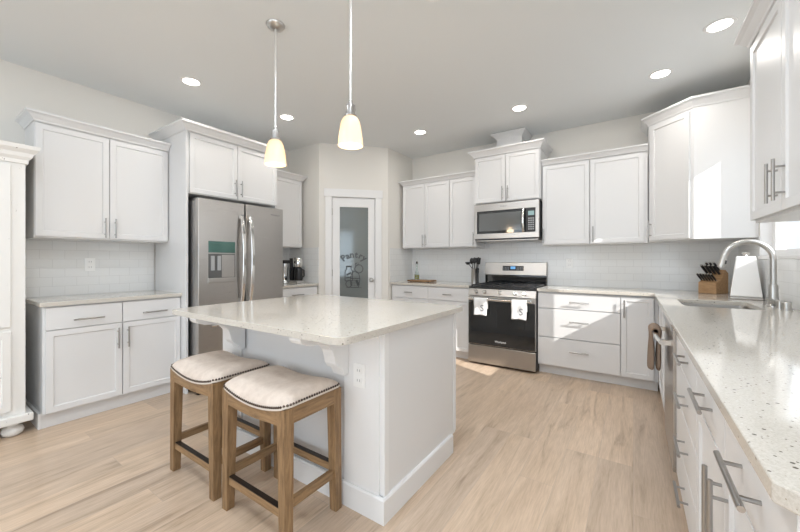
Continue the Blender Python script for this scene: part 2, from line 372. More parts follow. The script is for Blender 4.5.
# pantry door
pd = tag(bpy.data.objects.new('door_1', None), 'white pantry door with an etched grey glass panel', 'door', kind='structure'); COL.objects.link(pd)
pd.location = (PL.x, PL.y, 0); pd.rotation_euler = (0, 0, DIAG)
G0, G1, GZ0, GZ1 = DX0+.105, DX1-.095, .24, 1.93
k = MB(); k.cells([DX0+.006, G0, G1, DX1-.006], [.012, GZ0, GZ1, DZ-.006], {(i, j) for i in range(3) for j in range(3)} - {(1, 1)}, .004, .04, lambda u, v, w: (u, w, v))
k.build('door_frame', M['trim'], pd, 0.003)
k = MB(); k.box(G0, G1, .014, .022, GZ0, GZ1); pane = k.build('glass_panel', M['frost'], pd)
k = MB(); k.tube([(DX1-.055, .004, .95), (DX1-.055, -.03, .95)], .011); k.lathe([(0, -.026), (.02, -.022), (.028, -.008), (.028, .006), (.016, .022), (0, .026)], (0, 0, 0))
for v in k.bm.verts[24:]:
    c = v.co.copy(); v.co = Vector((DX1-.055+c.x, -.052+c.z, .95+c.y))
k.lathe([(0, .002), (.028, .002), (.03, 0)], (0, 0, 0))
for v in list(k.bm.verts)[-57:]:
    c = v.co.copy(); v.co = Vector((DX1-.055+c.x, .004-c.z, .95+c.y))
k.build('door_knob', M['chrome'], pd, smooth=True)
for z in (.25, 1.05, 1.86):
    k = MB(); k.tube([(DX0+.004, -.006, z-.045), (DX0+.004, -.006, z+.045)], .007, 8); k.build('hinge', M['chrome'], pd)
GC = (G0+G1)/2
def arc_text(word, cx, cz, rad, size, spread, parent, m, y):
    for i, ch in enumerate(word):
        a = (i-(len(word)-1)/2)*spread
        x = cx+rad*math.sin(a); z = cz+rad*math.cos(a)
        yield Matrix.Translation((x, y, z)) @ Matrix.Rotation(a, 4, 'Y') @ FRONT, ch
letters = [text_mesh('letter', ch, .115, M['etch'], None, mx, .0004, .004) for mx, ch in arc_text('Pantry', GC, 1.06, .23, .115, .26, None, None, .0132)]
k = MB()
for l in letters:
    k.bm.from_mesh(l.data); bpy.data.objects.remove(l)
k.build('lettering', M['etch'], pane)
# etched jars and a basket below the word
k = MB()
def strip(pts, w=.0055):
    for a, b in zip(pts, pts[1:]):
        a = Vector(a); b = Vector(b); d = (b-a); n = Vector((-d.y, d.x)).normalized()*w
        q = [(GC+p.x, .0128, 1.0+p.y) for p in (a-n, b-n, b+n, a+n)]; q2 = [(x, .0138, z) for x, y, z in q]; k.hexa(q, q2)
def ring(cx, cz, rx, rz, a0=0, a1=2*PI, n=18): return [(cx+rx*math.cos(a0+(a1-a0)*i/n), cz+rz*math.sin(a0+(a1-a0)*i/n)) for i in range(n+1)]
strip([(-.10, .13), (-.10, .10), (-.12, .07), (-.12, -.06), (-.02, -.06), (-.02, .07), (-.04, .10), (-.04, .13), (-.10, .13)]); strip([(-.11, .135), (-.03, .135)], .008)
strip(ring(.065, .10, .055, .055), .006); strip(ring(.03, .16, .012, .02)); strip([(.065, .155), (.05, .19)], .003)
strip([(-.05, -.03), (-.04, -.15), (.06, -.15), (.08, -.03), (-.05, -.03)], .005); strip(ring(.015, -.03, .06, .10, 0, PI), .005)
for i in range(4): strip([(-.045, -.055-.024*i), (.072, -.055-.024*i)], .0025)
strip(ring(-.07, -.10, .04, .045)); strip([(.03, -.05), (.06, -.12)], .016); strip([(-.10, .02), (-.04, .05)], .01); strip([(-.11, -.02), (-.03, -.01)], .006)
strip([(-.11, -.15), (.10, -.15)], .003)
k.build('etched_picture', M['etch'], pane)

# ------------------------------------------------------------------ cabinet helpers (local frame: x along run, y into wall, front of carcass at y=0, doors at y<0)
DT = .02
def shaker(name, parent, x0, x1, z0, z1, m=None, fr=.058):
    k = MB(); k.box(x0, x1, -DT, 0, z0, z1)
    k.bm.faces.ensure_lookup_table()
    f = [f for f in k.bm.faces if all(abs(v.co.y+DT) < 1e-6 for v in f.verts)][0]
    bmesh.ops.inset_region(k.bm, faces=[f], thickness=fr, depth=0)
    bmesh.ops.inset_region(k.bm, faces=[f], thickness=.005, depth=0)
    bmesh.ops.translate(k.bm, vec=(0, .009, 0), verts=list(f.verts))
    return k.build(name, m or M['cab'], parent, 0.0015)
def slab(name, parent, x0, x1, z0, z1, m=None):
    k = MB(); k.box(x0, x1, -DT, 0, z0, z1); return k.build(name, m or M['cab'], parent, 0.002)
def pull(parent, x, z, length, vertical, off=-DT, r=.006, stand=.033):
    k = MB(); h = length/2; y = off-stand
    if vertical:
        k.tube([(x, y, z-h), (x, y, z+h)], r, 12)
        for s in (-1, 1): k.tube([(x, off, z+s*h*.62), (x, y, z+s*h*.62)], r*.75, 8)
    else:
        k.tube([(x-h, y, z), (x+h, y, z)], r, 12)
        for s in (-1, 1): k.tube([(x+s*h*.62, off, z), (x+s*h*.62, y, z)], r*.75, 8)
    return k.build('handle', M['pull'], parent, smooth=True)
CROWN = [(0, 0), (.006, 0), (.010, .012), (.020, .024), (.034, .042), (.046, .050), (.052, .054), (.052, .068), (0, .068)]
def crown(parent, path, z, sc=1.0, name='crown_molding'):
    k = MB(); k.sweep(path, [(o*sc, z+h*sc) for o, h in CROWN]); return k.build(name, M['cab'], parent)
G = .0015
def base_body(t, w, d=.58, toe=.10, z1=.884, hollow=False, toe_in=.065):
    k = MB()
    if hollow:
        k.box(0, .018, 0, d, toe, z1); k.box(w-.018, w, 0, d, toe, z1); k.box(.018, w-.018, 0, d, toe, toe+.018); k.box(.018, w-.018, d-.012, d, toe+.018, z1); k.box(.018, w-.018, 0, .018, z1-.06, z1)
    else: k.box(0, w, 0, d, toe, z1)
    k.build('carcass', M['cab'], t, .001)
    box_part('toe_board', M['cab'], t, 0, w, toe_in, d, 0, toe)

# ------------------------------------------------------------------ left wall: base + worktop + upper
RL = PI/2          # facing +x ; local x = world y
t = thing('base_cabinet', 'white base cabinet with two drawers and two doors against the left wall', 'cabinet', (-3.47, .605, 0), RL)
w = .895; base_body(t, w, .558, .115, toe_in=.05)
k = MB(); k.box(-.014, 0, .05, .555, 0, .112); k.build('baseboard', M['trim'], t, .002)
sp_ = .455
for x0, x1, hx in ((.012, sp_, .245), (sp_+.006, w-.004, .68)):
    d = slab('drawer', t, x0, x1, .712, .872); pull(d, (x0+x1)/2 if hx is None else hx, .773, .18, False)
for x0, x1, hx in ((.012, sp_, sp_-.03), (sp_+.006, w-.004, sp_+.036)):
    d = shaker('door', t, x0, x1, .12, .706); pull(d, hx, .59, .165, True)
k = MB(); k.box(WL+.008, -3.43, .585, 1.50, .884, .914); o = k.build('worktop', M['quartz'], None, .003)
tag(o, 'beige speckled counter on the left base cabinet, between the antique hutch and the tall panel', 'counter')
t = thing('wall_cabinet', 'white two-door wall cabinet over the left counter, beside the antique hutch', 'cabinet', (-3.72-DT+.02, .603, 1.385), RL)
w = .895; box_part('carcass', M['cab'], t, 0, w, 0, .31, 0, .875)
for x0, x1, hx in ((.004, .444, .413), (.449, w-.004, .482)):
    d = shaker('door', t, x0, x1, .012, .862); pull(d, hx, .10, .165, True)
crown(t, [(0, .31), (0, -DT), (w, -DT)], .872)
# refrigerator surround
t = thing('refrigerator_cabinet', 'tall white surround with a side panel and two doors above the refrigerator', 'cabinet', (-3.38, 1.502, 0), RL)
box_part('side_panel', M['cab'], t, 0, .02, -.02, .62, 0, 2.405); box_part('side_panel', M['cab'], t, .955, .973, 0, .62, 0, 2.405)
box_part('carcass', M['cab'], t, .02, .955, 0, .62, 1.83, 2.405)
for x0, x1, hx in ((.035, .492, .462), (.497, .965, .527)):
    d = shaker('door', t, x0, x1, 1.838, 2.385); pull(d, hx, 1.945, .165, True)
crown(t, [(0, .62), (0, -DT), (.975, -DT), (.975, .3)], 2.395, 1.15)
# ------------------------------------------------------------------ refrigerator
t = thing('refrigerator', 'stainless french-door refrigerator with a water dispenser in the white surround', 'refrigerator', (-3.26, 1.53, 0), RL)
W = .905
box_part('body', M['steeldark'], t, .012, W-.012, 0.01, .70, .02, 1.76, bevel=.004)
for x in (.03, W-.12): k = MB(); k.box(x, x+.09, .02, .30, 1.76, 1.785); k.build('hinge_cover', M['steeldark'], t, .003)
sx = W/2
k = MB(); k.box(0.004, sx-.007, -.055, -.004, .70, 1.775); dl = k.build('door', M['steel'], t, .006)
k = MB(); k.box(sx+.007, W-.004, -.055, -.004, .70, 1.775); dr = k.build('door', M['steel'], t, .006)
k = MB(); k.box(0.004, W-.004, -.055, -.004, .055, .69); fz = k.build('freezer_drawer', M['steel'], t, .006)
def bow(parent, x, z0, z1):
    k = MB(); n = 14; pts = []
    for i in range(n+1):
        u = i/n; pts.append((x, -.055-.022-.045*math.sin(PI*u)**.8, z0+(z1-z0)*u))
    sec = [(-.015, -.007), (.015, -.007), (.018, .006), (-.018, .006)]
    rings = [[k.bm.verts.new((p[0]+a, p[1]+b, p[2])) for a, b in sec] for p in pts]
    for a, b in zip(rings, rings[1:]):
        for q in range(4): k.bm.faces.new((a[q], a[(q+1) % 4], b[(q+1) % 4], b[q]))
    k.bm.faces.new(rings[0][::-1]); k.bm.faces.new(rings[-1])
    k.box(x-.011, x+.011, -.075, -.055, z0, z0+.04); k.box(x-.011, x+.011, -.075, -.055, z1-.04, z1)
    return k.build('handle', M['shine'], parent, .004)
bow(dl, sx-.045, .80, 1.66); bow(dr, sx+.045, .80, 1.66)
k = MB(); k.tube([(.10, -.10, .62), (W-.10, -.10, .62)], .013, 12); k.box(.13, .16, -.10, -.055, .61, .63); k.box(W-.16, W-.13, -.10, -.055, .61, .63); k.build('handle', M['shine'], fz, smooth=True)
# dispenser on the left door
k = MB(); k.box(.085, .352, -.0575, -.055, 1.005, 1.395); dp = k.build('dispenser', M['steel'], dl, .001)
k = MB(); k.box(.092, .345, -.060, -.0575, 1.285, 1.39); k.build('control_panel', M['disp'], dp)
k = MB(); k.box(.092, .345, -.0595, -.0575, 1.05, 1.275); k.build('recess', M['greyplastic'], dp)
k = MB(); k.box(.215, .338, -.061, -.0595, 1.055, 1.265); k.build('recess_wall', M['steel'], dp)
k = MB()
for x in (.112, .172): k.box(x, x+.035, -.066, -.0595, 1.12, 1.255)
k.build('paddle', M['keys'], dp, .003)
k = MB(); k.box(.088, .349, -.072, -.0575, 1.008, 1.05); k.build('drip_tray', M['steel'], dp, .003)
text_mesh('lettering', 'Whirlpool', .026, M['greyprint'], dr, Matrix.Translation((.80, -.0555, 1.70)) @ FRONT)
box_part('base_grille', M['black'], t, .02, W-.02, -.02, .01, 0, .05)
# ------------------------------------------------------------------ small run past the refrigerator
t = thing('base_cabinet', 'small white base cabinet between the refrigerator and the pantry door, under the coffee maker', 'cabinet', (-3.47, 2.477, 0), RL)
w = PL.y-.012-2.477; base_body(t, w, .558)
d = slab('drawer', t, .004, w-.004, .712, .872); pull(d, w/2, .79, .18, False)
d = shaker('door', t, .004, w-.004, .105, .706); pull(d, .04, .59, .165, True)
k = MB(); k.box(WL+.008, -3.43, 2.477, PL.y-.008, .884, .914); o = k.build('worktop', M['quartz'], None, .003)
tag(o, 'short beige counter between the refrigerator and the pantry, holding the coffee maker', 'counter')
t = thing('wall_cabinet', 'narrow white single-door wall cabinet between the refrigerator and the pantry corner', 'cabinet', (-3.72, 2.48, 1.385), RL)
w = .635; box_part('carcass', M['cab'], t, 0, w, 0, .31, 0, .895)
d = shaker('door', t, .004, w-.004, .012, .882); pull(d, .04, .11, .165, True)
crown(t, [(.0, -DT), (w, -DT), (w, .31)], .892)
# ------------------------------------------------------------------ back wall, left of the range
BF = 3.92          # carcass front of base units
t = thing('base_cabinet', 'white two-drawer base cabinet left of the range, under the oil bottle', 'cabinet', (PR.x+.012, BF, 0), 0)
w = -1.628-(PR.x+.012); base_body(t, w, WB-.012-BF)
for x0, x1 in ((.006, w/2-.002), (w/2+.002, w-.004)):
    d = slab('drawer', t, x0, x1, .712, .872); pull(d, (x0+x1)/2, .79, .12, False)
    d = shaker('door', t, x0, x1, .105, .706); pull(d, x0+.04 if x0 < .1 else x0+.09, .59, .165, True)
k = MB(); k.box(PR.x+.008, -1.628, 3.88, WB-.008, .884, .914); o = k.build('worktop', M['quartz'], None, .003)
tag(o, 'beige counter left of the range holding the cutting board', 'counter')
UF = 4.14
t = thing('wall_cabinet', 'white two-door wall cabinet nearest the pantry on the back wall', 'cabinet', (-2.745, UF, 1.385), 0)
w = .737; box_part('carcass', M['cab'], t, 0, w, 0, WB-UF-.001, 0, .90)
for x0, x1, hx in ((.004, .364, .345), (.369, w-.002, .388)):
    d = shaker('door', t, x0, x1, .012, .885); pull(d, hx, .10, .165, True)
crown(t, [(0, WB-UF), (0, -DT), (w, -DT)], .895, .85)
t = thing('wall_cabinet', 'narrow white single-door wall cabinet left of the microwave', 'cabinet', (-2.006, UF, 1.385), 0)
w = .371; box_part('carcass', M['cab'], t, 0, w, 0, WB-UF-.001, 0, .90)
d = shaker('door', t, .003, w-.004, .012, .885); pull(d, w-.03, .10, .165, True)
crown(t, [(0, -DT), (w, -DT)], .895, .85)
# microwave cabinet
MF = 4.06
t = thing('wall_cabinet', 'raised white two-door cabinet directly above the microwave', 'cabinet', (-1.628, MF, 1.905), 0)
w = .768; box_part('carcass', M['cab'], t, 0, w, 0, WB-MF-.001, 0, .575)
for x0, x1, hx in ((.01, .381, .352), (.387, w-.01, .416)):
    d = shaker('door', t, x0, x1, .008, .555); pull(d, hx, .095, .165, True)
crown(t, [(0, WB-MF), (0, -DT), (w, -DT), (w, WB-MF)], .562, 1.15)
t = thing('vent_chase', 'small white boxed chase with crown, from the microwave cabinet up to the ceiling', 'vent chase', (-1.39, 4.17, 2.482), 0)
box_part('box', M['cab'], t, 0, .30, 0, .28, 0, .272)
crown(t, [(0, .28), (0, 0), (.30, 0), (.30, .28)], .205, 1.0)
# wall cabinets right of the microwave
t = thing('wall_cabinet', 'white single-door wall cabinet just right of the microwave', 'cabinet', (-.857, UF, 1.385), 0)
w = .475; box_part('carcass', M['cab'], t, 0, w, 0, WB-UF-.001, 0, .90)
d = shaker('door', t, .008, w-.003, .012, .885); pull(d, .022, .10, .165, True)
crown(t, [(0, -DT), (w, -DT)], .895, .85)
t = thing('wall_cabinet', 'white single-door wall cabinet beside the taller angled corner cabinet', 'cabinet', (-.38, UF, 1.385), 0)
w = .495; box_part('carcass', M['cab'], t, 0, w, 0, WB-UF-.001, 0, .90)
d = shaker('door', t, .003, w-.03, .012, .885); pull(d, .03, .10, .165, True)
crown(t, [(0, -DT), (w, -DT)], .895, .85)
# angled corner cabinet
t = thing('corner_cabinet', 'tall white angled corner wall cabinet above the knife block', 'cabinet', (0, 0, 1.395), 0)
A = Vector((.122, 4.135)); B = Vector((.425, 3.84)); CZT = 1.13
k = MB(); k.prism([(A.x, A.y), (B.x, B.y), (WR-.001, B.y), (WR-.001, WB-.001), (A.x, WB-.001)], 'z', 0, CZT); k.build('carcass', M['cab'], t, .001)
ab = (B-A); al = ab.length; ang = math.atan2(ab.y, ab.x)
dd = shaker('door', t, .03, al-.025, .012, 1.10); dd.location = (A.x, A.y, 0); dd.rotation_euler = (0, 0, ang)
pull(dd, .045, .11, .165, True)
crown(t, [(A.x, WB-.001), (A.x, A.y), (B.x, B.y), (WR-.002, B.y)], CZT-.01, 1.15)
# ------------------------------------------------------------------ microwave
t = thing('microwave', 'stainless over-the-range microwave with a dark glass door', 'microwave', (-1.622, 4.02, 1.46), 0)
w = .756; h = .432
box_part('body', M['black'], t, 0, w, .03, .42, .0, h, bevel=.003)
k = MB(); k.cells([0, .035, .718, w], [.012, .075, .345, h], {(i, j) for i in range(3) for j in range(3)} - {(1, 1)}, 0, .03, lambda u, v, q: (u, q, v)); fr = k.build('front_frame', M['steel'], t, .003)
k = MB(); k.box(.035, .612, .004, .03, .075, .345); k.build('door_glass', M['blackglass'], t, .002)
m = M['mwpane'] = mat('microwave_window_mesh', (0.13, 0.135, 0.135), 0.07, spec=0.7)
k = MB(); k.box(.065, .56, .002, .004, .105, .315); k.build('window', M['mwpane'], t)
k = MB(); k.box(.614, .718, .004, .03, .075, .345); cp = k.build('control_panel', M['black'], t, .002)
k = MB(); k.box(.640, .704, .002, .004, .262, .31); k.build('clock_display', M['lcdgreen'], cp)
k = MB()
for i in range(3):
    for j in range(6): k.box(.640+.023*i, .657+.023*i, .0025, .004, .10+.024*j, .115+.024*j)
k.build('keypad', M['keys'], cp)
k = MB(); pts = [(.592, -.012-.035*math.sin(PI*i/12)**.7, .085+.25*i/12) for i in range(13)]; k.tube(pts, .014, 12); k.build('handle', M['shine'], t, smooth=True)
box_part('vent_grille', M['steel'], t, .02, w-.02, .05, .38, -.012, 0)
text_mesh('lettering', 'Whirlpool', .018, M['greyprint'], fr, Matrix.Translation((.36, -.0005, .39)) @ FRONT)
# ------------------------------------------------------------------ range
t = thing('range', 'freestanding stainless range with black oven glass between the white base cabinets', 'range', (-1.622, 3.85, 0), 0)
w = .762
box_part('body', M['black'], t, 0, w, .02, .58, .03, .885, bevel=.003)
k = MB(); k.box(0.002, w-.002, -.012, .02, .028, .225); k.build('storage_drawer', M['steel'], t, .004)
k = MB(); k.box(0.002, w-.002, -.012, .02, .237, .80); od = k.build('oven_door', M['steel'], t, .004)
k = MB(); k.box(.006, w-.006, -.016, -.012, .243, .748); k.build('oven_glass', M['blackglass'], od, .001)
k = MB(); pts = [(.03, -.065, .772), (w-.03, -.065, .772)]; k.tube(pts, .013, 12)
for x in (.05, w-.05): k.box(x-.012, x+.012, -.065, -.012, .76, .785)
k.build('handle', M['shine'], od, smooth=True)
k = MB(); k.prism([(-.012, .806), (.012, .884), (.06, .884), (.06, .806)], 'x', 0.0, w); cp = k.build('control_panel', M['steel'], t, .002)
for x in (.10, .20, .38, .545, .645):
    k = MB(); k.lathe([(0, .034), (.016, .034), (.019, .030), (.021, .004), (.024, 0)], (0, 0, 0), 20)
    kb = k.build('knob', M['shine'], cp, smooth=True); kb.location = (x, .0, .846); kb.rotation_euler = (math.radians(73), 0, 0)
k = MB(); k.box(0, w, .01, .555, .885, .905); ck = k.build('cooktop', M['black'], t, .003)
def grate(x0, x1):
    k = MB(); y0, y1 = .045, .52; z = .93
    for y in (y0, y1, (y0+y1)/2): k.box(x0, x1, y-.006, y+.006, z-.014, z)
    for x in (x0+.006, x1-.006, (x0+x1)/2): k.box(x-.006, x+.006, y0, y1, z-.014, z)
    for x in (x0+.006, x1-.006):
        for y in (y0, y1): k.box(x-.008, x+.008, y-.008, y+.008, .905, z-.01)
    for x in (x0, x1):
        pass
    k.build('grate', M['iron'], ck, .002)
grate(.02, .26); grate(.268, .494); grate(.502, .742)
for x, y, r in ((.14, .16, .045), (.14, .41, .035), (.38, .285, .05), (.62, .16, .045), (.62, .41, .035)):
    k = MB(); k.lathe([(r, 0), (r, .008), (r*.7, .012), (0, .012)], (x, y, .905), 20); k.build('burner', M['iron'], ck, smooth=True)
k = MB(); k.box(0, w, .555, .605, .885, 1.03); bgd = k.build('backguard', M['blackglass'], t, .003)
k = MB(); k.prism([(.535, 1.03), (.555, 1.19), (.605, 1.19), (.605, 1.03)], 'x', 0, w); bp = k.build('backguard_panel', M['steel'], t, .004)
k = MB(); k.prism([(.5385, 1.085), (.5457, 1.145), (.56, 1.145), (.56, 1.085)], 'x', .235, .495); dsp = k.build('display', M['black'], bp)
k = MB(); k.prism([(.5395, 1.105), (.5432, 1.138), (.56, 1.138), (.56, 1.105)], 'x', .335, .395); k.build('clock', M['lcd'], dsp)
k = MB()
for i in range(4):
    for j in range(3):
        for x in (.245+.02*i, .412+.02*i): k.box(x, x+.012, .536+.0024*j, .55, 1.094+.015*j, 1.101+.015*j)
k.build('keypad', M['keys'], dsp)
text_mesh('lettering', 'Whirlpool', .030, M['logo'], od, Matrix.Translation((.385, -.0165, .295)) @ FRONT)
# tea towels over the oven handle
def tea_towel(x, wd, z0, label):
    t = thing('tea_towel', label, 'towel', (-1.622+x, 3.785, .786), 0, 'white tea towels on the oven handle')
    k = MB(); n, m_ = 10, 16; prof = []
    L1 = .786-z0; bk = .12
    prof.append((.026, -bk)); prof.append((.020, -.03))
    for i in range(7):
        a = PI*i/6; prof.append((.0175*math.cos(a), .0175*math.sin(a)-.0145))
    for i in range(1, m_+1): prof.append((-.0175-.004*math.sin(i*.5), -.0145-(L1-.014)*i/m_))
    rings = []
    for j in range(n+1):
        u = j/n-.5
        rings.append([k.bm.verts.new((u*wd*(1+.06*max(0, -z)), y-.003*math.sin(u*9+z*8), z-.012*abs(u)*(z < -.1))) for y, z in prof])
    for a, b in zip(rings, rings[1:]):
        for q in range(len(prof)-1): k.bm.faces.new((a[q], a[q+1], b[q+1], b[q]))
    o = k.build('cloth', M['towel'], t, smooth=True); s = o.modifiers.new('solid', 'SOLIDIFY'); s.thickness = .003; s.offset = -1
    text_mesh('monogram', 'S', .10, M['greyprint'], t, Matrix.Translation((wd*.16, -.0262, -L1+.075)) @ FRONT, .0008)
    return t
tea_towel(.175, .15, .595, 'white tea towel with a grey S on the left end of the oven handle')
tea_towel(.605, .155, .585, 'white tea towel with a grey S on the right end of the oven handle')
# ------------------------------------------------------------------ back wall, right of the range
t = thing('base_cabinet', 'white base cabinet with three wide drawers right of the range', 'cabinet', (-.855, BF, 0), 0)
w = .752; base_body(t, w, WB-.012-BF)
for z0, z1, hz in ((.712, .866, .785), (.408, .704, .585), (.112, .400, .28)):
    d = slab('drawer', t, .004, w-.003, z0, z1); pull(d, .40, hz, .175, False)
t = thing('base_cabinet', 'narrow white single-door base cabinet in the corner beside the three wide drawers', 'cabinet', (-.103, BF, 0), 0)
w = .29; base_body(t, w, WB-.012-BF)
d = shaker('door', t, .004, w-.033, .112, .866); pull(d, .03, .755, .165, True)
# ------------------------------------------------------------------ right wall run (local x = world -y, facing -x)
RR = -PI/2; RF = .205
t = thing('sink_cabinet', 'white sink base cabinet in the right-hand corner behind the dishwasher', 'cabinet', (RF, 3.895, 0), RR)
w = 3.895-2.90; base_body(t, w, .58, hollow=True)
for x0, x1, hx in ((.06, .52, .49), (.525, w-.004, .555)):
    d = shaker('door', t, x0, x1, .112, .866)
# dishwasher
t = thing('dishwasher', 'stainless dishwasher with a bowed bar handle under the right-hand counter', 'dishwasher', (RF, 2.895, 0), RR)
w = .595
box_part('tub', M['greyplastic'], t, .003, w-.003, .0, .56, .09, .87)
k = MB(); k.box(.003, w-.003, -.034, -.001, .10, .868); d = k.build('door', M['steel'], t, .004)
k = MB(); k.box(.006, w-.006, -.042, -.034, .838, .868); k.build('control_strip', M['steeldark'], d)
k = MB(); k.tube([(.05+ (w-.10)*i/10, -.03-.052-.012*math.sin(PI*i/10), .765) for i in range(11)], .011, 12)
for x in (.065, w-.065): k.box(x-.012, x+.012, -.085, -.03, .752, .778)
k.build('handle', M['shine'], d, smooth=True)
box_part('toe_panel', M['black'], t, .003, w-.003, .06, .5, 0, .09)
# brown towel on its handle
t = thing('hand_towel', 'taupe brown towel draped over the dishwasher handle', 'towel', (RF-.092, 2.74, .777), 0)
k = MB(); prof = [(.009, -.255), (.010, -.12), (.013, -.04)]+[(.017*math.cos(PI*i/6), .019*math.sin(PI*i/6)-.010) for i in range(7)]+[(-.013, -.05), (-.012, -.12), (-.014, -.2), (-.016, -.25)]
rings = []
for j in range(13):
    u = j/12-.5
    rings.append([k.bm.verts.new((x*(1+.25*math.sin(u*16)) - (.012*math.sin(u*14) if z < -.05 else 0), u*.20*(1-.10*z), z-(.02*math.cos(u*9) if z < -.15 else 0))) for x, z in prof])
for a, b in zip(rings, rings[1:]):
    for q in range(len(prof)-1): k.bm.faces.new((a[q], a[q+1], b[q+1], b[q]))
o = k.build('cloth', M['brown'], t, smooth=True); s = o.modifiers.new('solid', 'SOLIDIFY'); s.thickness = .015; s.offset = 1
s = o.modifiers.new('sub', 'SUBSURF'); s.levels = 1; s.render_levels = 2
# four-drawer unit
t = thing('base_cabinet', 'white base cabinet with four stacked drawers next to the dishwasher', 'cabinet', (RF, 2.297, 0), RR)
w = 2.297-1.602; base_body(t, w, .58)
for z0, z1 in ((.712, .866), (.52, .706), (.316, .514), (.112, .310)):
    d = slab('drawer', t, .004, w-.004, z0, z1); pull(d, w/2+.06, (z0+z1)/2, .19, False)
# near cabinet: two drawers over two doors
t = thing('base_cabinet', 'white two-drawer, two-door base cabinet at the near end of the right-hand counter', 'cabinet', (RF, 1.60, 0), RR)
w = 1.60-.69; base_body(t, w, .58)
for x0, x1 in ((.004, w/2-.002), (w/2+.002, w-.004)):
    d = slab('drawer', t, x0, x1, .712, .866); pull(d, (x0+x1)/2, .785, .21, False)
for x0, x1, hx in ((.004, w/2-.002, w/2-.035), (w/2+.002, w-.004, w/2+.035)):
    d = shaker('door', t, x0, x1, .112, .706); pull(d, hx, .575, .21, True)
# L-shaped worktop with the sink cut-out
SX0, SX1, SY0, SY1 = .275, .665, 2.925, 3.44
k = MB(); k.plate([(-.857, 3.88), (.154, 3.88), (.154, .665), (.176, .645), (WR-.008, .645), (WR-.008, WB-.008), (-.857, WB-.008)], [rounded(SX0, SX1, SY0, SY1, .04)], .884, .914)
o = k.build('worktop', M['quartz'], None, .003); tag(o, 'L-shaped speckled quartz counter with the sink, running along the right wall', 'counter')
# sink
t = thing('sink', 'stainless undermount sink basin in the right-hand counter', 'sink', (0, 0, .884), 0)
k = MB(); P0 = rounded(SX0-.004, SX1+.004, SY0-.004, SY1+.004, .044); P1 = rounded(SX0+.006, SX1-.006, SY0+.006, SY1-.006, .05); PF = rounded(SX0-.02, SX1+.02, SY0-.02, SY1+.02, .05)
loops = [[k.bm.verts.new((x, y, z)) for x, y in P] for P, z in ((PF, -.001), (P0, -.001), (P1, -.18))]
n = len(P0)
for a, b in zip(loops, loops[1:]):
    for i in range(n): k.bm.faces.new((a[i], a[(i+1) % n], b[(i+1) % n], b[i]))
k.bm.faces.new(loops[-1]); o = k.build('basin', M['steel'], t, smooth=True); s = o.modifiers.new('solid', 'SOLIDIFY'); s.thickness = .002; s.offset = -1
k = MB(); k.lathe([(.045, 0), (.045, .004), (.03, .004), (.028, .001), (0, .001)], ((SX0+SX1)/2, (SY0+SY1)/2, -.179), 24); k.build('drain', M['shine'], t, smooth=True)
# faucet
t = thing('faucet', 'tall gooseneck pull-down faucet in brushed nickel behind the sink', 'faucet', (.748, 3.20, .914), 0)
k = MB(); k.lathe([(0, 0), (.034, 0), (.034, .006), (.027, .012), (.025, .05), (.024, .12), (.022, .14), (0, .14)]); k.build('base', M['chrome'], t, smooth=True)
k = MB(); R = .118; pts = [(0, 0, .13), (0, 0, .25), (0, 0, .305)]
for i in range(1, 15):
    a = math.radians(172)*i/14; pts.append((-R+R*math.cos(a), -.0*i, .305+R*math.sin(a)))
k.tube(pts, .0165, 16); k.build('spout', M['chrome'], t, smooth=True)
e = Vector(pts[-1]); dv_ = (e-Vector(pts[-2])).normalized()
k = MB(); k.tube([e, e+dv_*.02, e+dv_*.055, e+dv_*.075], [.0168, .0185, .0215, .019], 16); hd = k.build('spray_head', M['chrome'], t, smooth=True)
k = MB(); k.tube([e+dv_*.025+Vector((.014, -.012, 0)), e+dv_*.05+Vector((.016, -.014, 0))], .006, 8); k.build('spray_button', M['black'], hd)
k = MB(); k.tube([(0, -.02, .03), (.0, -.048, .035)], .02, 14); k.tube([(.0, -.05, .035), (-.05, -.062, .055)], .007, 10); k.build('lever', M['chrome'], t, smooth=True)
for (x, y, r, h, lab) in ((.750, 3.085, .019, .05, 'short brushed nickel cylinder on the counter nearest the faucet'), (.757, 3.00, .022, .048, 'short brushed nickel cylinder on the counter, further from the faucet')):
    t = thing('air_gap', lab, 'air gap', (x, y, .914), 0)
    k = MB(); k.lathe([(0, 0), (r, 0), (r, h-.004), (r-.004, h), (0, h)]); k.build('cap', M['chrome'], t, smooth=True)
    k = MB(); k.lathe([(r, 0), (r+.005, 0), (r+.005, .004), (r, .005)]); k.build('collar', M['chrome'], t, smooth=True)
# near wall cabinet on the right
t = thing('wall_cabinet', 'white wall cabinet at the upper right, between the sink window and the viewer', 'cabinet', (.51, 2.45, 1.40), RR)
w = .90; box_part('carcass', M['cab'], t, 0, w, 0, WR-.512, 0, .90)
for x0, x1, hx in ((.004, .447, .405), (.452, w-.004, .49)):
    d = shaker('door', t, x0, x1, .012, .885); pull(d, hx, .13, .165, True)
crown(t, [(0, WR-.512), (0, -DT), (w, -DT)], .893, 1.0)

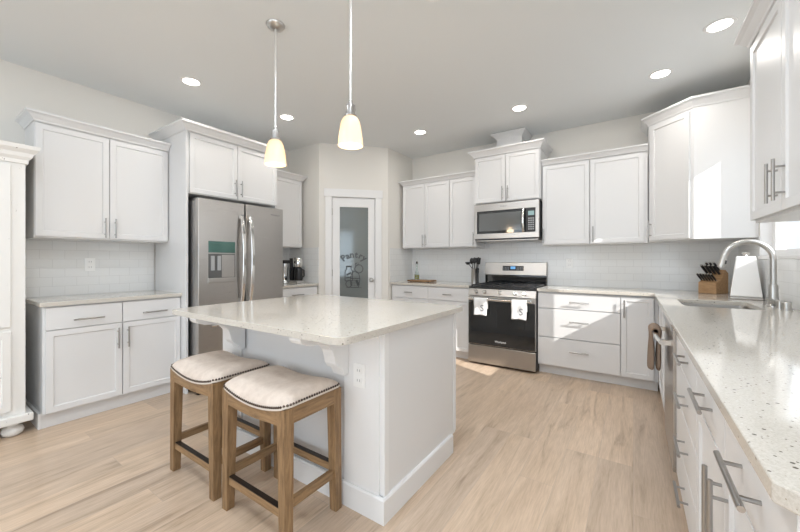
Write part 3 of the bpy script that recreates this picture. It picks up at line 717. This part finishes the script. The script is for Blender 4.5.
# ------------------------------------------------------------------ island
IX0, IX1, IY0, IY1 = -2.335, -.957, 1.285, 2.075
t = thing('kitchen_island', 'white panelled kitchen island with two scroll brackets under its overhang', 'island', ((IX0+IX1)/2, (IY0+IY1)/2, 0), 0)
ox, oy = (IX0+IX1)/2, (IY0+IY1)/2; hx, hy = (IX1-IX0)/2, (IY1-IY0)/2
box_part('carcass', M['cab'], t, -hx, hx, -hy, hy-.02, .10, .884)
box_part('toe_board', M['cab'], t, -hx+.01, hx-.001, -hy+.01, hy-.085, 0, .10)
k = MB(); k.sweep([(-hx, hy-.085), (-hx, -hy-.01), (hx, -hy-.01), (hx, hy-.085)], [(0, 0), (.016, 0), (.016, .108), (.010, .116), (0, .116)]); k.build('baseboard', M['trim'], t)
for a_ in ((hx-.022, hx+.004, -hy-.004, -hy+.03), (-hx-.004, -hx+.02, -hy-.004, -hy+.03), (hx-.001, hx+.004, hy-.05, hy-.02)):
    k = MB(); k.box(*a_, .116, .884); k.build('corner_trim', M['trim'], t, .001)
for i in range(3):
    x0 = -hx+.01+i*(2*hx-.02)/3; d = MB(); d.box(x0+.002, x0+(2*hx-.02)/3-.002, hy-.02, hy, .112, .866); d.build('door', M['cab'], t, .002)
prof = [(.30, 0), (.30, -.018), (.285, -.034), (.25, -.047), (.21, -.051), (.17, -.058), (.135, -.072), (.11, -.097), (.098, -.13), (.09, -.165), (.075, -.188), (.052, -.198), (.042, -.215), (.032, -.235), (0, -.235), (0, 0)]
for a_ in ((-1.20-ox, hx-.022), (-hx+.02, -2.105-ox)):
    k = MB(); k.box(a_[0], a_[1], -hy-.012, -hy, .116, .884); k.build('stile', M['trim'], t, .001)
for x in (-1.205-ox, -2.095-ox):
    k = MB(); k.prism([(-hy-.012-a, .884+b) for a, b in prof], 'x', x-.037, x+.037); k.build('bracket', M['trim'], t, .0015)
k = MB(); k.plate(rounded(-2.35, -.915, .955, 2.115, .055, 8), [], .884, .914); o = k.build('worktop', M['quartz'], None, .003)
tag(o, 'large speckled quartz island top with rounded corners', 'counter')
def outlet(label, loc, rz, w=.072, h=.115):
    t = thing('wall_outlet', label, 'outlet', loc, rz)
    k = MB(); k.box(-w/2, w/2, -.006, 0, -h/2, h/2); k.build('cover_plate', M['whiteplastic'], t, .002)
    for s in (-1, 1):
        k = MB(); k.box(-.017, .017, -.009, -.006, s*.024-.016, s*.024+.016); r_ = k.build('receptacle', M['whiteplastic'], t, .003)
        k = MB(); k.box(-.009, -.006, -.0094, -.009, s*.024-.004, s*.024+.008); k.box(.006, .009, -.0094, -.009, s*.024-.004, s*.024+.008); k.build('slot', M['darkslot'], r_)
outlet('white outlet on the front of the island, right of the bracket', (-1.097, IY0-.012, .655), 0)
outlet('white outlet on the tile above the left counter', (WL+.008, 1.0, 1.175), RL)
outlet('white outlet on the tile right of the range', (-.62, WB-.008, 1.18), 0)

# ------------------------------------------------------------------ counter stools
def stool():
    t = thing('counter_stool', 'nearer backless oak stool with a beige saddle seat, in front of the other stool', 'stool', (-1.425, 1.075, 0), 0, 'saddle stools at the island')
    SWX, SWY = .236, .168
    sad = lambda u: .037*(abs(u)**2.0)
    # cushion
    k = MB(); nx, ny = 24, 16; grid = {}
    def shape(a): return math.copysign(1-(1-abs(a))**1.0, a)
    for i in range(nx+1):
        for j in range(ny+1):
            u = -1+2*i/nx; v = -1+2*j/ny
            x = u*SWX; y = v*SWY
            # rounded plan corners
            cr = .03; dx = max(0, abs(x)-(SWX-cr)); dy = max(0, abs(y)-(SWY-cr)); dd_ = math.hypot(dx, dy)
            if dd_ > cr: x = math.copysign(SWX-cr+dx*cr/dd_, x); y = math.copysign(SWY-cr+dy*cr/dd_, y)
            e = (max(0, 1-abs(u)**4)**.55)*(max(0, 1-abs(v)**3.2)**.55)
            grid[(i, j)] = k.bm.verts.new((x, y, .562+sad(u)+.010+.066*e))
    for i in range(nx):
        for j in range(ny): k.bm.faces.new((grid[(i, j)], grid[(i+1, j)], grid[(i+1, j+1)], grid[(i, j+1)]))
    ring_ = [(i, 0) for i in range(nx)]+[(nx, j) for j in range(ny)]+[(i, ny) for i in range(nx, 0, -1)]+[(0, j) for j in range(ny, 0, -1)]
    low = [k.bm.verts.new((grid[q].co.x, grid[q].co.y, grid[q].co.z-.010)) for q in ring_]
    for a in range(len(ring_)):
        b = (a+1) % len(ring_); k.bm.faces.new((grid[ring_[a]], grid[ring_[b]], low[b], low[a]))
    edge = [v.co.copy() for v in low]
    k.build('seat_cushion', M['linen'], t, smooth=True)
    k = MB(); rings_ = []
    for c in edge:
        o2 = Vector((math.copysign(1, c.x) if abs(c.x) > SWX-.02 else 0, math.copysign(1, c.y) if abs(c.y) > SWY-.02 else 0, 0))
        rings_.append([k.bm.verts.new(c+o2*a_+Vector((0, 0, b_))) for a_, b_ in ((-.004, -.005), (.003, -.005), (.004, -.001), (.003, .003), (-.004, .003))])
    for a, b in zip(rings_, rings_[1:]+rings_[:1]):
        for q in range(5): k.bm.faces.new((a[q], a[(q+1) % 5], b[(q+1) % 5], b[q]))
    k.build('piping', M['piping'], t, smooth=True)
    # nailheads along the lower edge
    k = MB(); tot = 0; step = .0145
    for a in range(len(edge)):
        p, q = edge[a], edge[(a+1) % len(edge)]; d = (q-p).length
        while tot <= d:
            c = p+(q-p)*(tot/d); n_ = Vector((c.x/SWX**2*SWX, c.y/SWY**2*SWY, 0)).normalized()
            n_ = Vector((1 if abs(c.x) > SWX-.004 else 0, 0, 0))*math.copysign(1, c.x)+Vector((0, 1 if abs(c.y) > SWY-.004 else 0, 0))*math.copysign(1, c.y) or n_
            bmesh.ops.create_icosphere(k.bm, subdivisions=1, radius=.0062, matrix=Matrix.Translation(c+n_*.001+Vector((0, 0, .008))))
            tot += step
        tot -= d
    k.build('nailhead_trim', M['nail'], t, smooth=True)
    # aprons (curved on the long sides)
    for s in (-1, 1):
        k = MB(); n = 16; y0, y1 = s*(SWY-.012)-.011, s*(SWY-.012)+.011; loop = []
        top = [(-SWX+.02+(2*SWX-.04)*i/n) for i in range(n+1)]
        rings = []
        for x in top:
            u = x/SWX; zt = .562+sad(u); zb = .562+sad(u)*1.0-.060+.006*(1-u*u)-.020*(abs(u)**3)
            rings.append([k.bm.verts.new((x, y, z)) for y, z in ((y0, zb), (y1, zb), (y1, zt), (y0, zt))])
        for a, b in zip(rings, rings[1:]):
            for q in range(4): k.bm.faces.new((a[q], a[(q+1) % 4], b[(q+1) % 4], b[q]))
        k.bm.faces.new(rings[0][::-1]); k.bm.faces.new(rings[-1]); k.build('apron', M['stoolwood_x'], t, .0015)
        k = MB(); k.box(s*(SWX-.012)-.011, s*(SWX-.012)+.011, -SWY+.03, SWY-.03, .522, .591); k.build('apron', M['stoolwood_y'], t, .0015)
    k = MB(); k.box(-SWX+.03, SWX-.03, -SWY+.03, SWY-.03, .545, .562); k.build('seat_board', M['stoolwood_x'], t)
    def legc(sx_, sy_, z):       # centre line
        f = 1-z/.59
        return sx_*(SWX-.026+.010*f), sy_*(SWY-.026+.004*f)
    for sx_ in (-1, 1):
        for sy_ in (-1, 1):
            k = MB(); q = []
            for z, h_ in ((0, .0205), (.590, .0255)):
                cx, cy = legc(sx_, sy_, z); q.append([(cx-h_, cy-h_, z), (cx+h_, cy-h_, z), (cx+h_, cy+h_, z), (cx-h_, cy+h_, z)])
            k.hexa(q[0], q[1]); k.build('leg', M['stoolwood_z'], t, .002)
    def rail(p, q, z, m_, hh=.019, tt=.0115):
        k = MB(); (x0, y0), (x1, y1) = p, q
        if abs(x1-x0) > abs(y1-y0): k.box(min(x0, x1), max(x0, x1), y0-tt, y0+tt, z-hh, z+hh)
        else: k.box(x0-tt, x0+tt, min(y0, y1), max(y0, y1), z-hh, z+hh)
        return k.build('stretcher', m_, t, .0015)
    for sy_, z in ((-1, .145), (1, .20)):
        a = legc(-1, sy_, z); b = legc(1, sy_, z); f = rail((a[0]+.02, a[1]), (b[0]-.02, b[1]), z, M['stoolwood_x'])
        k = MB(); k.box(a[0]+.022, b[0]-.022, a[1]-.0125, a[1]+.0125, z+.018, z+.0215); k.build('footrest_strip', M['darkbar'], f)
    for sx_ in (-1, 1):
        a = legc(sx_, -1, .18); b = legc(sx_, 1, .18); rail((a[0], a[1]+.02), (b[0], b[1]-.02), .18, M['stoolwood_y'])
    return t
st = stool()
s2 = copy_tree(st); s2.location = (-1.985, 1.075, 0); s2['label'] = 'farther backless oak stool with a beige saddle seat, on the refrigerator side'

# ------------------------------------------------------------------ antique hutch
t = thing('hutch', 'antique white distressed hutch with bun feet at the far left edge', 'hutch', (-3.50, -.40, 0), RL)
w = .927; D = .49
box_part('base_plinth', M['distress'], t, -.035, w+.035, -.035, D, .10, .155, bevel=.008)
box_part('carcass', M['distress'], t, 0, w, .0, D, .155, 1.93)
k = MB(); k.sweep([(0, D), (0, 0), (w, 0), (w, D)], [(0, 1.88), (.012, 1.88), (.014, 1.905), (.03, 1.925), (.036, 1.95), (.06, 1.975), (.066, 2.0), (0, 2.0)]); k.box(0, w, 0, D, 1.93, 2.0); k.build('cornice', M['distress'], t)
for x in (.06, w-.052):
    for y in (.065, D-.06):
        k = MB(); k.lathe([(0, 0), (.030, 0), (.05, .014), (.057, .034), (.05, .056), (.030, .07), (.034, .10), (0, .10)], (x, y, 0)); k.build('bun_foot', M['distress'], t, smooth=True)
for x0, x1 in ((.07, w/2-.003), (w/2+.003, w-.07)):
    d = MB(); d.cells([x0, x0+.062, x1-.062, x1], [.76, .83, 1.80, 1.86], {(i, j) for i in range(3) for j in range(3)} - {(1, 1)}, -.018, 0, lambda u, v, q: (u, q, v)); d = d.build('glass_door', M['distress'], t, .003)
    k = MB(); k.box(x0+.062, x1-.062, -.008, -.002, .83, 1.80); k.build('pane', M['hutchglass'], d)
    k = MB(); c = (x0+x1)/2; hw = (x1-x0)/2-.062
    for z in (1.15, 1.45): k.box(x0+.06, x1-.06, -.016, -.006, z-.009, z+.009)
    k.box(c-.009, c+.009, -.016, -.006, .83, 1.80)
    for s in (-1, 1):
        k.tube([(c+s*hw*math.cos(a), -.011, 1.52+.27*math.sin(a)) for a in [PI/2*i/10 for i in range(11)]], .009, 8)
    k.build('glazing_bars', M['distress'], d)
    d = shaker('door', t, x0, x1, .19, .73, M['distress'], .055)
    k = MB(); k.tube([(c-.10+.2*i/12, -.013, .46+.10*math.sin(PI*i/12)*(-1)) for i in range(13)], .003, 6); k.build('door_scroll', M['greyprint'], d)

# ------------------------------------------------------------------ coffee corner
t = thing('coffee_maker', 'steel and black coffee maker on the short counter beside the pantry', 'coffee maker', (-3.72, 3.05, .914), RL)
box_part('base', M['shine'], t, -.065, .065, -.08, .09, 0, .035, bevel=.006)
k = MB(); k.box(-.06, .06, .03, .09, .035, .33); k.build('water_tank', M['black'], t, .006)
k = MB(); k.lathe([(0, .215), (.062, .215), (.066, .23), (.066, .32), (.06, .335), (0, .335)], (0, -.01, 0)); k.build('brew_head', M['shine'], t, smooth=True)
k = MB(); k.lathe([(0, .036), (.052, .036), (.056, .06), (.056, .17), (.045, .2), (.03, .21), (0, .21)], (0, -.02, 0)); k.build('carafe', M['black'], t, smooth=True)
k = MB(); k.tube([(0.05, -.02, .18), (.095, -.02, .17), (.1, -.02, .09), (.055, -.02, .07)], .008, 8); k.build('carafe_handle', M['black'], t, smooth=True)
t = thing('coffee_grinder', 'slim steel grinder with a black top, left of the coffee maker', 'grinder', (-3.74, 2.86, .914), RL)
k = MB(); k.lathe([(0, 0), (.045, 0), (.048, .01), (.036, .04), (.034, .15), (.04, .2), (.04, .26), (0, .26)]); k.build('body', M['shine'], t, smooth=True)
k = MB(); k.box(-.05, .05, -.05, .05, .26, .305); k.build('lid', M['black'], t, .01)
k = MB(); k.lathe([(.018, .05), (.02, .06), (.02, .09), (.018, .1)], (0, -.03, 0)); k.build('dial', M['black'], t, smooth=True)

# ------------------------------------------------------------------ cutting board, oil bottle
k = MB(); k.plate(rounded(-.185, .185, -.105, .105, .02), [], .006, .026); o = k.build('board', M['boardwood'], None, .003)
t = thing('cutting_board', 'dark wooden cutting board on the counter left of the range', 'cutting board', (-2.47, 4.20, .914), .03); o.parent = t
k = MB()
for x in (-.14, .14):
    for y in (-.07, .07): k.lathe([(0, 0), (.01, 0), (.01, .006), (0, .006)], (x, y, 0), 10)
k.build('feet', M['black'], t)
t = thing('oil_bottle', 'glass oil bottle with a pour spout on the cutting board', 'bottle', (-2.565, 4.22, .940), 0)
k = MB(); k.lathe([(0, 0), (.034, 0), (.036, .006), (.036, .065), (.030, .09), (.016, .125), (.0125, .16), (.0125, .215), (.015, .218), (.015, .226), (.010, .226), (.010, .16), (.0135, .125), (.0275, .09), (.0335, .065), (.0335, .005), (0, .005)], seg=24); k.build('bottle', M['glass'], t, smooth=True)
k = MB(); k.lathe([(0, .0055), (.033, .0055), (.033, .062), (.031, .072), (0, .072)], seg=24); k.build('oil', M['oil'], t, smooth=True)
k = MB(); k.lathe([(0, .226), (.013, .226), (.013, .255), (.008, .26), (0, .26)], seg=14); k.build('stopper', M['black'], t, smooth=True)
k = MB(); k.tube([(0, 0, .26), (0, 0, .285), (-.008, -.006, .305)], [.004, .004, .003], 8); k.build('pour_spout', M['shine'], t, smooth=True)
# ------------------------------------------------------------------ utensil crock
CX, CY = -1.735, 4.32
t = thing('utensil_crock', 'steel utensil crock left of the range', 'crock', (CX, CY, .914), 0)
k = MB(); k.lathe([(0, 0), (.046, 0), (.046, .19), (.049, .195), (.044, .195), (.042, .012), (0, .012)]); k.build('crock', M['steel'], t, smooth=True)
def utensil(kind, label, dx, dy, tx, ty, ln, ex=0):
    t = thing(kind, label, 'utensil', (CX+dx, CY+dy, .928), 0, 'black utensils in the steel crock')
    m_ = Vector((tx, ty, .185)); e = Vector((tx+ex, ty, ln)); k = MB(); k.tube([(0, 0, 0), m_*.5, m_, e], [.006, .006, .006, .005], 8); k.build('handle', M['black'], t, smooth=True)
    u = e.normalized(); k = MB()
    if kind == 'ladle': k.lathe([(0, -.028), (.02, -.022), (.033, -.006), (.035, .01), (.031, .009), (.02, -.014), (0, -.02)], e+Vector((.0, -.02, .01)), 16)
    elif kind == 'cooking_spoon':
        bmesh.ops.create_uvsphere(k.bm, u_segments=14, v_segments=8, radius=1, matrix=Matrix.Translation(e+u*.035) @ Matrix.Diagonal((.027, .010, .042, 1)))
    elif kind == 'slotted_turner':
        p = e; k.hexa([(p.x-.022, p.y-.003, p.z), (p.x+.022, p.y-.003, p.z), (p.x+.022, p.y+.003, p.z), (p.x-.022, p.y+.003, p.z)], [(p.x-.034, p.y-.003, p.z+.085), (p.x+.034, p.y-.003, p.z+.085), (p.x+.034, p.y+.003, p.z+.085), (p.x-.034, p.y+.003, p.z+.085)])
    else:
        bmesh.ops.create_uvsphere(k.bm, u_segments=12, v_segments=8, radius=1, matrix=Matrix.Translation(e+u*.03) @ Matrix.Diagonal((.022, .014, .036, 1)))
    k.build('head', M['black'], t, smooth=True)
utensil('ladle', 'black ladle leaning left out of the steel crock', .01, .0, -.042, -.012, .245, -.05)
utensil('cooking_spoon', 'black spoon leaning left at the back of the crock', -.0, .012, -.034, .012, .245, -.012)
utensil('slotted_turner', 'black turner with a wide flat head in the crock', .0, .014, .030, .010, .235, .012)
utensil('cooking_spoon', 'black spoon upright in the middle of the crock', .0, -.018, .012, -.015, .25)
utensil('pasta_fork', 'black fork-headed utensil at the right of the crock', -.016, -.012, .046, -.008, .265, .022)
t = thing('pepper_mill', 'slim black mill standing between the steel crock and the range', 'mill', (-1.664, 4.24, .914), 0)
k = MB(); k.lathe([(0, 0), (.021, 0), (.021, .01), (.015, .03), (.014, .13), (.018, .15), (.018, .165), (0, .165)]); k.build('body', M['black'], t, smooth=True)
k = MB(); k.lathe([(.010, .165), (.018, .172), (.020, .19), (.012, .205), (0, .21)]); k.build('cap', M['black'], t, smooth=True)
# ------------------------------------------------------------------ knife block and knives
t = thing('knife_block', 'wooden knife block full of black-handled knives under the corner cabinet', 'knife block', (.60, 4.20, .914), -.65)
k = MB(); k.prism([(-.085, 0), (.085, 0), (.085, .185), (.045, .215), (-.02, .125), (-.085, .10)], 'y', -.07, .07)
for v in k.bm.verts: v.co = Vector((v.co.y, v.co.x, v.co.z))
k.build('block', M['blockwood'], t, .004)
BM = Matrix.Translation((.60, 4.20, .914)) @ Matrix.Rotation(-.65, 4, 'Z')
ax = Vector((0, -.75, .66)).normalized()
def knife(p, ln, r, label, grp):
    p = BM @ Vector(p); a = (BM.to_3x3() @ ax)
    t = thing('knife', label, 'knife', p, 0, grp)
    k = MB(); k.tube([a*.012, a*(.012+ln*.35), a*(.012+ln*.8), a*(.012+ln)], [r*.8, r, r*1.05, r*.9], 10); h = k.build('handle', M['black'], t, smooth=True)
    k = MB(); k.tube([a*.001, a*.013], r*.95, 10); k.build('bolster', M['shine'], t, smooth=True)
    k = MB(); k.tube([a*(.012+ln), a*(.016+ln)], r*.9, 10); k.build('end_cap', M['shine'], h, smooth=True)
for i in range(4): knife((-.045+.03*i, .012, .170), .115, .011, 'large black knife handle in the upper row of the knife block', 'large knives in the upper row of the block')
for i in range(3): knife((-.03+.03*i, .036, .203), .10, .010, 'black knife handle in the topmost row at the back of the block', 'knives in the back row of the block')
for i in range(6): knife((-.055+.022*i, -.055, .113), .085, .008, 'slim steel-tipped knife handle in the front row of the knife block', 'steak knives in the front row of the block')
# ------------------------------------------------------------------ white canister
t = thing('canister', 'white tapered canister with a chrome knob between the knife block and the faucet', 'canister', (.716, 3.70, .914), -.15)
def sq(h_, z): return [(-h_, -h_*.85, z), (h_, -h_*.85, z), (h_, h_*.85, z), (-h_, h_*.85, z)]
k = MB(); k.hexa(sq(.092, 0), sq(.092, .02)); k.build('base', M['steel'], t, .006)
k = MB(); k.hexa(sq(.089, .021), sq(.054, .33)); k.build('body', M['canister'], t, .008, seg=3)
k = MB(); k.lathe([(0, .33), (.012, .33), (.010, .336), (.022, .343), (.024, .354), (.014, .362), (0, .363)]); k.build('knob', M['shine'], t, smooth=True)

# ------------------------------------------------------------------ pendants
def pendant(x, y, label):
    t = thing('pendant_light', label, 'pendant light', (x, y, CZ), 0, 'glass pendants over the island')
    k = MB(); k.lathe([(0, -.03), (.02, -.03), (.05, -.018), (.06, -.004), (.06, 0), (0, 0)]); k.build('canopy', M['chrome'], t, smooth=True)
    k = MB(); k.tube([(0, 0, -.03), (0, 0, -.69)], .006, 10); k.build('rod', M['rod'], t, smooth=True)
    k = MB(); k.lathe([(0, -.685), (.010, -.685), (.012, -.705), (.026, -.712), (.028, -.735), (.024, -.757), (.033, -.765), (.033, -.772), (0, -.772)]); k.build('socket', M['pull'], t, smooth=True, loc=(0, 0, .014))
    k = MB(); prof = [(.028, -.772), (.042, -.783), (.052, -.806), (.059, -.845), (.065, -.89), (.068, -.932)]
    k.lathe(prof+[(r-.003, z) for r, z in prof[::-1]]); k.build('glass_shade', M['opal'], t, smooth=True, loc=(0, 0, .014))
    k = MB(); k.lathe([(0, -.78), (.012, -.785), (.014, -.81), (.028, -.85), (.03, -.875), (.02, -.9), (0, -.906)]); k.build('bulb', M['bulb'], t, smooth=True, loc=(0, 0, .014))
    d = bpy.data.lights.new('pendant_glow', 'POINT'); d.energy = PENDANT_POWER; d.color = (1, .75, .48); d.shadow_soft_size = .06
    o = bpy.data.objects.new('pendant_glow', d); COL.objects.link(o); o.parent = t; o.location = (0, 0, -.985)
    d = bpy.data.lights.new('pendant_bulb_light', 'POINT'); d.energy = .10; d.color = (1, .84, .62); d.shadow_soft_size = .02
    o = bpy.data.objects.new('pendant_bulb_light', d); COL.objects.link(o); o.parent = t; o.location = (0, 0, -.925)
    return t
pendant(-1.29, 1.42, 'glass pendant light hanging nearer, over the right half of the island')
pendant(-1.95, 1.42, 'glass pendant light hanging farther left, in front of the refrigerator cabinet')
# ------------------------------------------------------------------ recessed lights
cans = [(-3.17, 1.46, 'recessed ceiling light nearest the left wall cabinet'), (-3.10, 2.40, 'recessed ceiling light above the refrigerator corner, behind the left pendant'),
        (-2.13, 3.58, 'recessed ceiling light near the pantry corner, left of the vent chase'), (-.96, 3.58, 'recessed ceiling light just right of the vent chase'),
        (.185, 3.58, 'recessed ceiling light above the angled corner cabinet'), (.47, 3.06, 'recessed ceiling light at the upper right, nearest the sink window')]
for x, y in ((-2.0, .15), (-.75, .85), (-.95, 1.75), (.15, -.1), (-2.6, -1.7), (-.6, -1.8), (1.8, -1.8)):  # unseen extra cans, added as fill to even out the light
    cans.append((x, y, None))
for x, y, lab in cans:
    t = thing('recessed_light', lab or 'added recessed fill light in the ceiling, out of view', 'ceiling light', (x, y, CZ), 0, 'recessed ceiling lights')
    k = MB(); k.lathe([(.062, -.002), (.066, -.006), (.082, -.004), (.084, 0), (.062, 0)], seg=32); k.build('trim_ring', M['trim'], t, smooth=True)
    k = MB(); k.lathe([(0, -.003), (.062, -.003), (.062, 0), (0, 0)], seg=32); k.build('lens', M['can'], t)
    d = bpy.data.lights.new('downlight', 'AREA'); d.shape = 'DISK'; d.size = .12; d.energy = CAN_POWER if lab else FILL_CAN_POWER; d.color = CAN_COLOR if lab else FILL_CAN_COLOR
    o = bpy.data.objects.new('downlight', d); COL.objects.link(o); o.parent = t; o.location = (0, 0, -.012)
